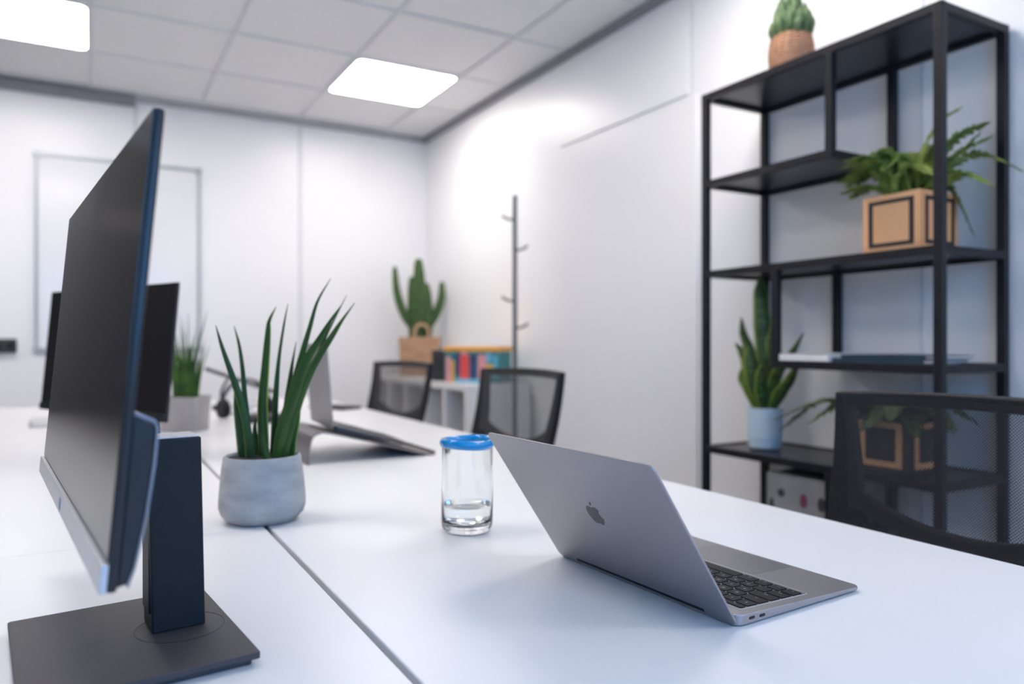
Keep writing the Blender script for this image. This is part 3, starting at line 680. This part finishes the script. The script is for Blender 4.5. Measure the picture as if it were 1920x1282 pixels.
F2 = [(a*2*PI/15+.2, .13+.06*((a*5) % 3)/2, .03+.02*(a % 3), .05) for a in range(15)]+[(1.75, .34, .05, .10), (2.1, .30, .05, .06), (2.35, .24, .05, .06)]
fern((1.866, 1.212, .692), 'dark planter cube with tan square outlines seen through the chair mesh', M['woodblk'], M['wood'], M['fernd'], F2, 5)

# snake plant on lower shelf
random.seed(11)
t = thing('snake_plant', (1.885, 1.680, .692), 0, 'broad-leaved snake plant in pale blue pot on the lower shelf', 'potted plant')
MB().lathe([(0, 0), (.046, 0), (.050, .003), (.052, .02), (.0525, .026), (.0515, .028), (.0555, .032), (.0568, .128), (.0545, .129), (.053, .127), (.0515, .118), (0, .117)], seg=64).build('pot', M['paleblue'], t, smooth=35)
MB().cyl((0, 0, .116), .052, .006).build('soil', M['soil'], t)
SP = [
 ([(0, 0, .11), (.00, -.005, .25), (-.005, .0, .40), (.0, .012, .50), (.0, .016, .553)], [.014, .022, .024, .020, .003], 0, -.005),
 ([(0, .01, .11), (-.005, .035, .22), (0, .055, .31), (.0, .085, .37), (0, .098, .42)], [.012, .020, .020, .013, .002], .3, 0),
 ([(0, .02, .11), (-.01, .05, .20), (0, .065, .27), (0, .095, .31), (0, .125, .335)], [.012, .020, .021, .012, .002], -.2, 0),
 ([(0, .02, .11), (0.01, .06, .17), (0, .085, .22), (.0, .09, .26)], [.012, .020, .018, .003], .6, 0),
 ([(0, -.01, .11), (0, -.045, .21), (0, -.075, .26), (0, -.11, .30), (0, -.150, .365)], [.012, .020, .018, .012, .002], .2, 0),
 ([(0, -.02, .11), (0, -.06, .17), (0, -.10, .22), (.0, -.135, .285)], [.010, .018, .014, .003], -.3, 0),
 ([(0.01, -.01, .11), (.02, -.02, .24), (.01, -.03, .34), (.0, -.03, .40)], [.012, .022, .02, .003], .1, 0),
 ([(-.01, .0, .11), (-.03, .01, .20), (-.04, .02, .28), (-.04, .03, .33)], [.012, .022, .02, .003], -.1, 0),
 ([(-.01, -.015, .11), (-.03, -.02, .18), (-.04, -.03, .24), (-.045, -.03, .27)], [.012, .02, .018, .003], .2, 0)]
for P, wd, a, _ in SP:
    leafmesh(bez(P, 8), [q*1.2 for q in wd], .12, cup=.5, side=RV*math.cos(a)+FV*math.sin(a), margin=True).build('leaf', [M['sans'], M['leafy']], t, smooth=60)

# small cactus in wicker pot on top
t = thing('potted_cactus', (1.895, 1.585, 1.84), 0, 'small bushy cactus in woven wicker pot on top of the shelving', 'potted plant')
prof = [(0, 0), (.052, 0)]
for k in range(13):
    z = .006+k*.0102; r = .056+.012*math.sin(PI*k/14)+.0
    prof += [(r-.0022, z-.004), (r+.0012, z)]
prof += [(.054, .134), (.05, .130), (.05, .12), (0, .12)]
MB().lathe(prof, seg=72, wob=lambda a, z: 1+.018*math.sin(18*a+z*600)).build('wicker_pot', M['wicker'], t, smooth=70)
s = MB()
for k in range(46):
    f = k/45; rr = .056*math.sqrt(f); a = k*2.4; x, y = rr*math.cos(a), rr*math.sin(a)
    h = .175*(1-.62*(rr/.056)**2)*random.uniform(.68, 1.08); r = .0115
    tip = Vector((x*1.15, y*1.15, .115+h)); P = bez([(x*.6, y*.6, .115), (x*1.1, y*1.1, .115+h*.5), tip], 5); m = len(P)
    s.tube(P, [r*(.8+.2*math.sin(PI*i/m))*math.sqrt(max(.04, 1-(i/(m-1))**5)) for i in range(m)], sect=[((1 if q % 2 else .72)*math.cos(PI*q/7), (1 if q % 2 else .72)*math.sin(PI*q/7)) for q in range(14)])
s.build('cactus', M['cactus2'], t, smooth=50)

# magazines
def book(name, loc, rz, d, m, label, n=1):
    t = thing(name, loc, rz, label, 'book', None)
    MB().b2((-d[0]/2+.002, -d[1]/2+.002, .002), (d[0]/2-.002, d[1]/2-.002, d[2]-.002)).build('pages', M['paper'], t)
    s = MB(); s.b2((-d[0]/2, -d[1]/2, 0), (d[0]/2, d[1]/2, .002)); s.b2((-d[0]/2, -d[1]/2, d[2]-.002), (d[0]/2, d[1]/2, d[2])); s.b2((-d[0]/2, -d[1]/2, 0), (-d[0]/2+.002, d[1]/2, d[2]))
    s.build('cover', m, t); return t
book('book', (1.86, 1.428, .975), 0, (.21, .165, .022), M['paper'], 'white book lying on the middle shelf beside the slate one')
book('book', (1.87, 1.215, .975), .03, (.21, .25, .012), M['bluepaper'], 'slate blue book lying on the middle shelf, lower of two')
book('book', (1.875, 1.20, .987), -.03, (.20, .24, .009), M['bluepaper'], 'slate blue book on top of another on the middle shelf')

# patterned box on lower shelf
t = thing('storage_box', (1.90, 1.475, .405), 0, 'grey box with dark berry spots on shelf below the snake plant', 'box')
MB().b2((-.12, -.12, 0), (.12, .105, .235)).build('carton', M['greybox'], t, bevel=.003)
for k, (y, z, a, b, mi) in enumerate([(-.03, .10, .012, .03, 0), (-.03, .17, .012, .02, 0), (-.09, .09, .013, .035, 0), (-.09, .17, .012, .02, 1), (.05, .18, .012, .012, 1), (.05, .10, .008, .02, 1), (.085, .14, .008, .02, 1)]):
    MB().cyl((-.121, y, z), 1, .002, seg=20, rot=Matrix.Rotation(PI/2, 3, 'Y') @ Matrix.Diagonal((b, a, 1)).to_3x3()).build('printed_spot', M[('berry', 'charcoal')[mi]], t)

# ------------------------------------------------------------ far corner: cube shelf unit with box, basket and cactus
CX0, CY0, CYT = 1.665, 3.395, .812
t = thing('cube_shelf', (CX0, CY0, 0), 0, 'low white cube shelf unit in the far right corner', 'shelf unit')
Lc, Wc = 1.42, .375
s = MB(); s.b2((0, 0, CYT-.035), (Wc, Lc, CYT)); s.b2((0, 0, 0), (Wc, Lc, .035)); s.b2((0, 0, .035), (Wc, .035, CYT-.035)); s.b2((0, Lc-.035, .035), (Wc, Lc, CYT-.035)); s.b2((Wc-.01, .03, .03), (Wc, Lc-.03, CYT-.03))
s.build('carcass', M['white'], t, bevel=.002)
for k in range(1, 5): MB().b2((.002, Lc*k/5-.016, .035), (Wc-.01, Lc*k/5+.016, CYT-.035)).build('divider', M['white'], t)
MB().b2((.004, .035, .40), (Wc-.012, Lc-.035, .42)).build('middle_shelf', M['white'], t)

t = thing('storage_box', (1.845, 3.62, CYT), math.atan2(-.30, .26), 'colourful printed storage box with orange lid on the white cube shelf', 'box')
w, d, h = .155, .10, .17
MB().b2((-w, -d, 0), (w, d, h)).build('body', M['teal'], t, bevel=.004)
MB().b2((-w-.006, -d-.006, h-.004), (w+.006, d+.006, h+.024)).build('lid', M['orange'], t, bevel=.005)
s = MB(); MT = [M[k] for k in ('pink', 'yellow', 'red', 'navy', 'sky')]
for (a, b, z0, z1, mi) in ((-.19, -.155, .0, .14, 0), (-.15, -.125, .0, .12, 1), (-.085, -.015, .02, .15, 2), (-.075, -.03, .08, .165, 0), (-.01, .04, .02, .15, 3), (-.12, -.088, .04, .16, 3), (.05, .11, .05, .15, 0), (.05, .08, .02, .06, 0), (.11, .16, .04, .10, 1), (.11, .15, .11, .16, 4), (-.12, .08, 0, .022, 4), (.165, .19, .03, .15, 4)):
    s.mi = mi; s.b2((a*.775, -d-.0015-.0002*mi, z0), (b*.775, -d+.001, z1))
s.build('printed_panels', MT, t, bevel=.006)
o = MB().b2((-.035, -.05, 0), (.035, .05, .175)).build('speaker', M['charcoal'], loc=(1.722, 3.845, CYT), rot=(0, 0, -.75), bevel=.006)
tag(o, 'dark grey upright box between basket and colourful box', 'box'); o.name = 'magazine_file'

random.seed(21)
t = thing('cactus_basket', (1.865, 4.50, CYT), -.2, 'tall cactus in tan paper basket with arched handles', 'potted plant')
s = MB(); a, b = .125, .085
s.ringprism(rrect(-a, -b, a, b, .02), rrect(-a+.006, -b+.006, a-.006, b-.006, .015), lambda p: (p[0]*.93, p[1]*.93, 0), lambda p: (p[0], p[1], .25))
s.b2((-a+.012, -b+.012, 0), (a-.012, b-.012, .01)); s.build('basket', M['wicker2'], t)
s = MB()
for k in range(7):
    x = -a+.018+k*.0355
    s.b2((x-.002, -b-.002, .01), (x+.002, -b+.001, .24))
for k in range(5): s.b2((-a, -b-.002, .03+.045*k), (a, -b+.001, .034+.045*k))
s.build('weave', M['wicker'], t)
for sy in (-1, 1):
    P = [(-.045, sy*(b-.003), .23)]+[(-.045*math.cos(PI*k/12), sy*(b-.003), .275+.055*math.sin(PI*k/12)) for k in range(13)]+[(.045, sy*(b-.003), .23)]
    MB().tube(P, .010, seg=8).build('handle', M['wicker2'], t)
MB().b2((-a+.01, -b+.01, .15), (a-.01, b-.01, .20)).build('soil', M['soil'], t)
def cact(P, r, n=6):
    s = MB(); P = bez(P, 8); m = len(P)
    rs = [r*(.72+.28*math.sin(PI*min(1, i/m*1.2)))*(1 if i < m*.8 else math.sqrt(max(.03, 1-((i-m*.8)/(m*.2))**2))) for i in range(m)]
    sect = []
    for k in range(n*4):
        q = 2*PI*k/(n*4); f = 1 if k % 4 == 0 else (.78 if k % 4 in (1, 3) else .68); sect.append((f*math.cos(q), f*math.sin(q)))
    s.tube(P, rs, sect=sect); return s
for P, r in (([(0, 0, .18), (.0, .0, .40), (.0, 0, .60), (-.005, 0, .755)], .045), ([(-.03, .0, .18), (-.035, 0, .35), (-.04, 0, .52), (-.045, 0, .64)], .040), ([(.045, 0, .18), (.05, 0, .35), (.045, .0, .50), (.04, 0, .60)], .042),
             ([(-.04, 0, .30), (-.10, 0, .40), (-.145, 0, .54), (-.16, 0, .70)], .028), ([(.05, 0, .30), (.11, 0, .40), (.145, 0, .50), (.15, 0, .61)], .030)):
    cact(P, r).build('cactus_stem', M['cactus'], t, smooth=30)

# coat pole
t = thing('coat_rack', (1.865, 3.255, 0), 0, 'slim grey coat pole with small peg hooks in front of right wall', 'coat rack')
MB().tube([(0, 0, .02), (0, 0, 1.765)], .012, seg=16).build('pole', M['pole'], t)
MB().cyl((0, 0, .012), .14, .02).build('base', M['pole'], t, bevel=.004)
for z, sgn in ((1.655, -1), (1.50, 1), (1.245, -1), (1.11, 1), (.85, -1)):
    e = RV*sgn*.065+FV*(-.02*sgn)
    MB().tube(bez([(0, 0, z-.012), e*.6+Vector((0, 0, z-.004)), e+Vector((0, 0, z+.012))], 4), .0065, seg=8).build('peg', M['pole'], t)

# ------------------------------------------------------------ clutter on the far desktop
t = thing('headset', (.52, 2.96, DZ), .3, 'black over-ear headset lying among white cables on far desktop', 'headset')
P = [(-.10+.02*math.sin(k*PI/12), .0, .03+.085*math.sin(k*PI/12)) for k in range(1)]
arc = [Vector((.095*-math.cos(PI*k/16), 0, .045+.105*math.sin(PI*k/16))) for k in range(17)]
MB().tube(arc, .007, seg=8, sect=[(.5, 1.4), (-.5, 1.4), (-.5, -1.4), (.5, -1.4)]).build('headband', M['charcoal'], t)
for sx in (-1, 1): MB().cyl((sx*.088, 0, .042), .036, .028, rot=Matrix.Rotation(PI/2, 3, 'Y')).build('earcup', M['plastic'], t, bevel=.006)
MB().tube(bez([(-.088, 0, .03), (-.05, -.06, .02), (.0, -.09, .015)], 5), .003, seg=6).build('boom', M['plastic'], t)
s = MB(); P = []
for k in range(90):
    a = k*.34; r = .055+.018*math.sin(k*.9); P.append((r*math.cos(a)*1.5, r*math.sin(a), .006+.035*abs(math.sin(k*.27))+.01*math.sin(k*.5)**2))
s.tube(bez(P, 3), .0035, seg=6); o = s.build('cable', M['cable'], loc=(.575, 3.16, DZ)); tag(o, 'tangled white cable heaped on the far desktop by the headset', 'cable')
o = MB().b2((-.07, -.05, 0), (.07, .05, .028)).build('docking_station', M['charcoal'], loc=(.56, 2.80, DZ), rot=(0, 0, -.3), bevel=.005); tag(o, 'small dark grey box in front of the white cable tangle', 'electronic box')
t = thing('desk_lamp_arm', (.50, 3.40, DZ), 0, 'thin dark folded arm rising over the cable tangle', 'desk lamp')
MB().cyl((0, 0, .01), .04, .02).build('base', M['charcoal'], t, bevel=.003)
MB().tube(bez([(0, 0, .02), (-.0, .01, .08), (.03, 0, .14)], 4), .006).build('lower_arm', M['charcoal'], t)
MB().tube([(-.06, .05, .175), (.03, 0, .14), (.20, -.10, .075)], .008, seg=8).build('upper_arm', M['charcoal'], t)
t.name = 'desk_lamp'
o = MB().b2((-.06, -.10, 0), (.06, .10, .012)).build('notebook', M['plastic'], loc=(.94, 3.22, DZ), rot=(0, 0, .5), bevel=.003); tag(o, 'thin black notebook lying by the far chair', 'notebook')
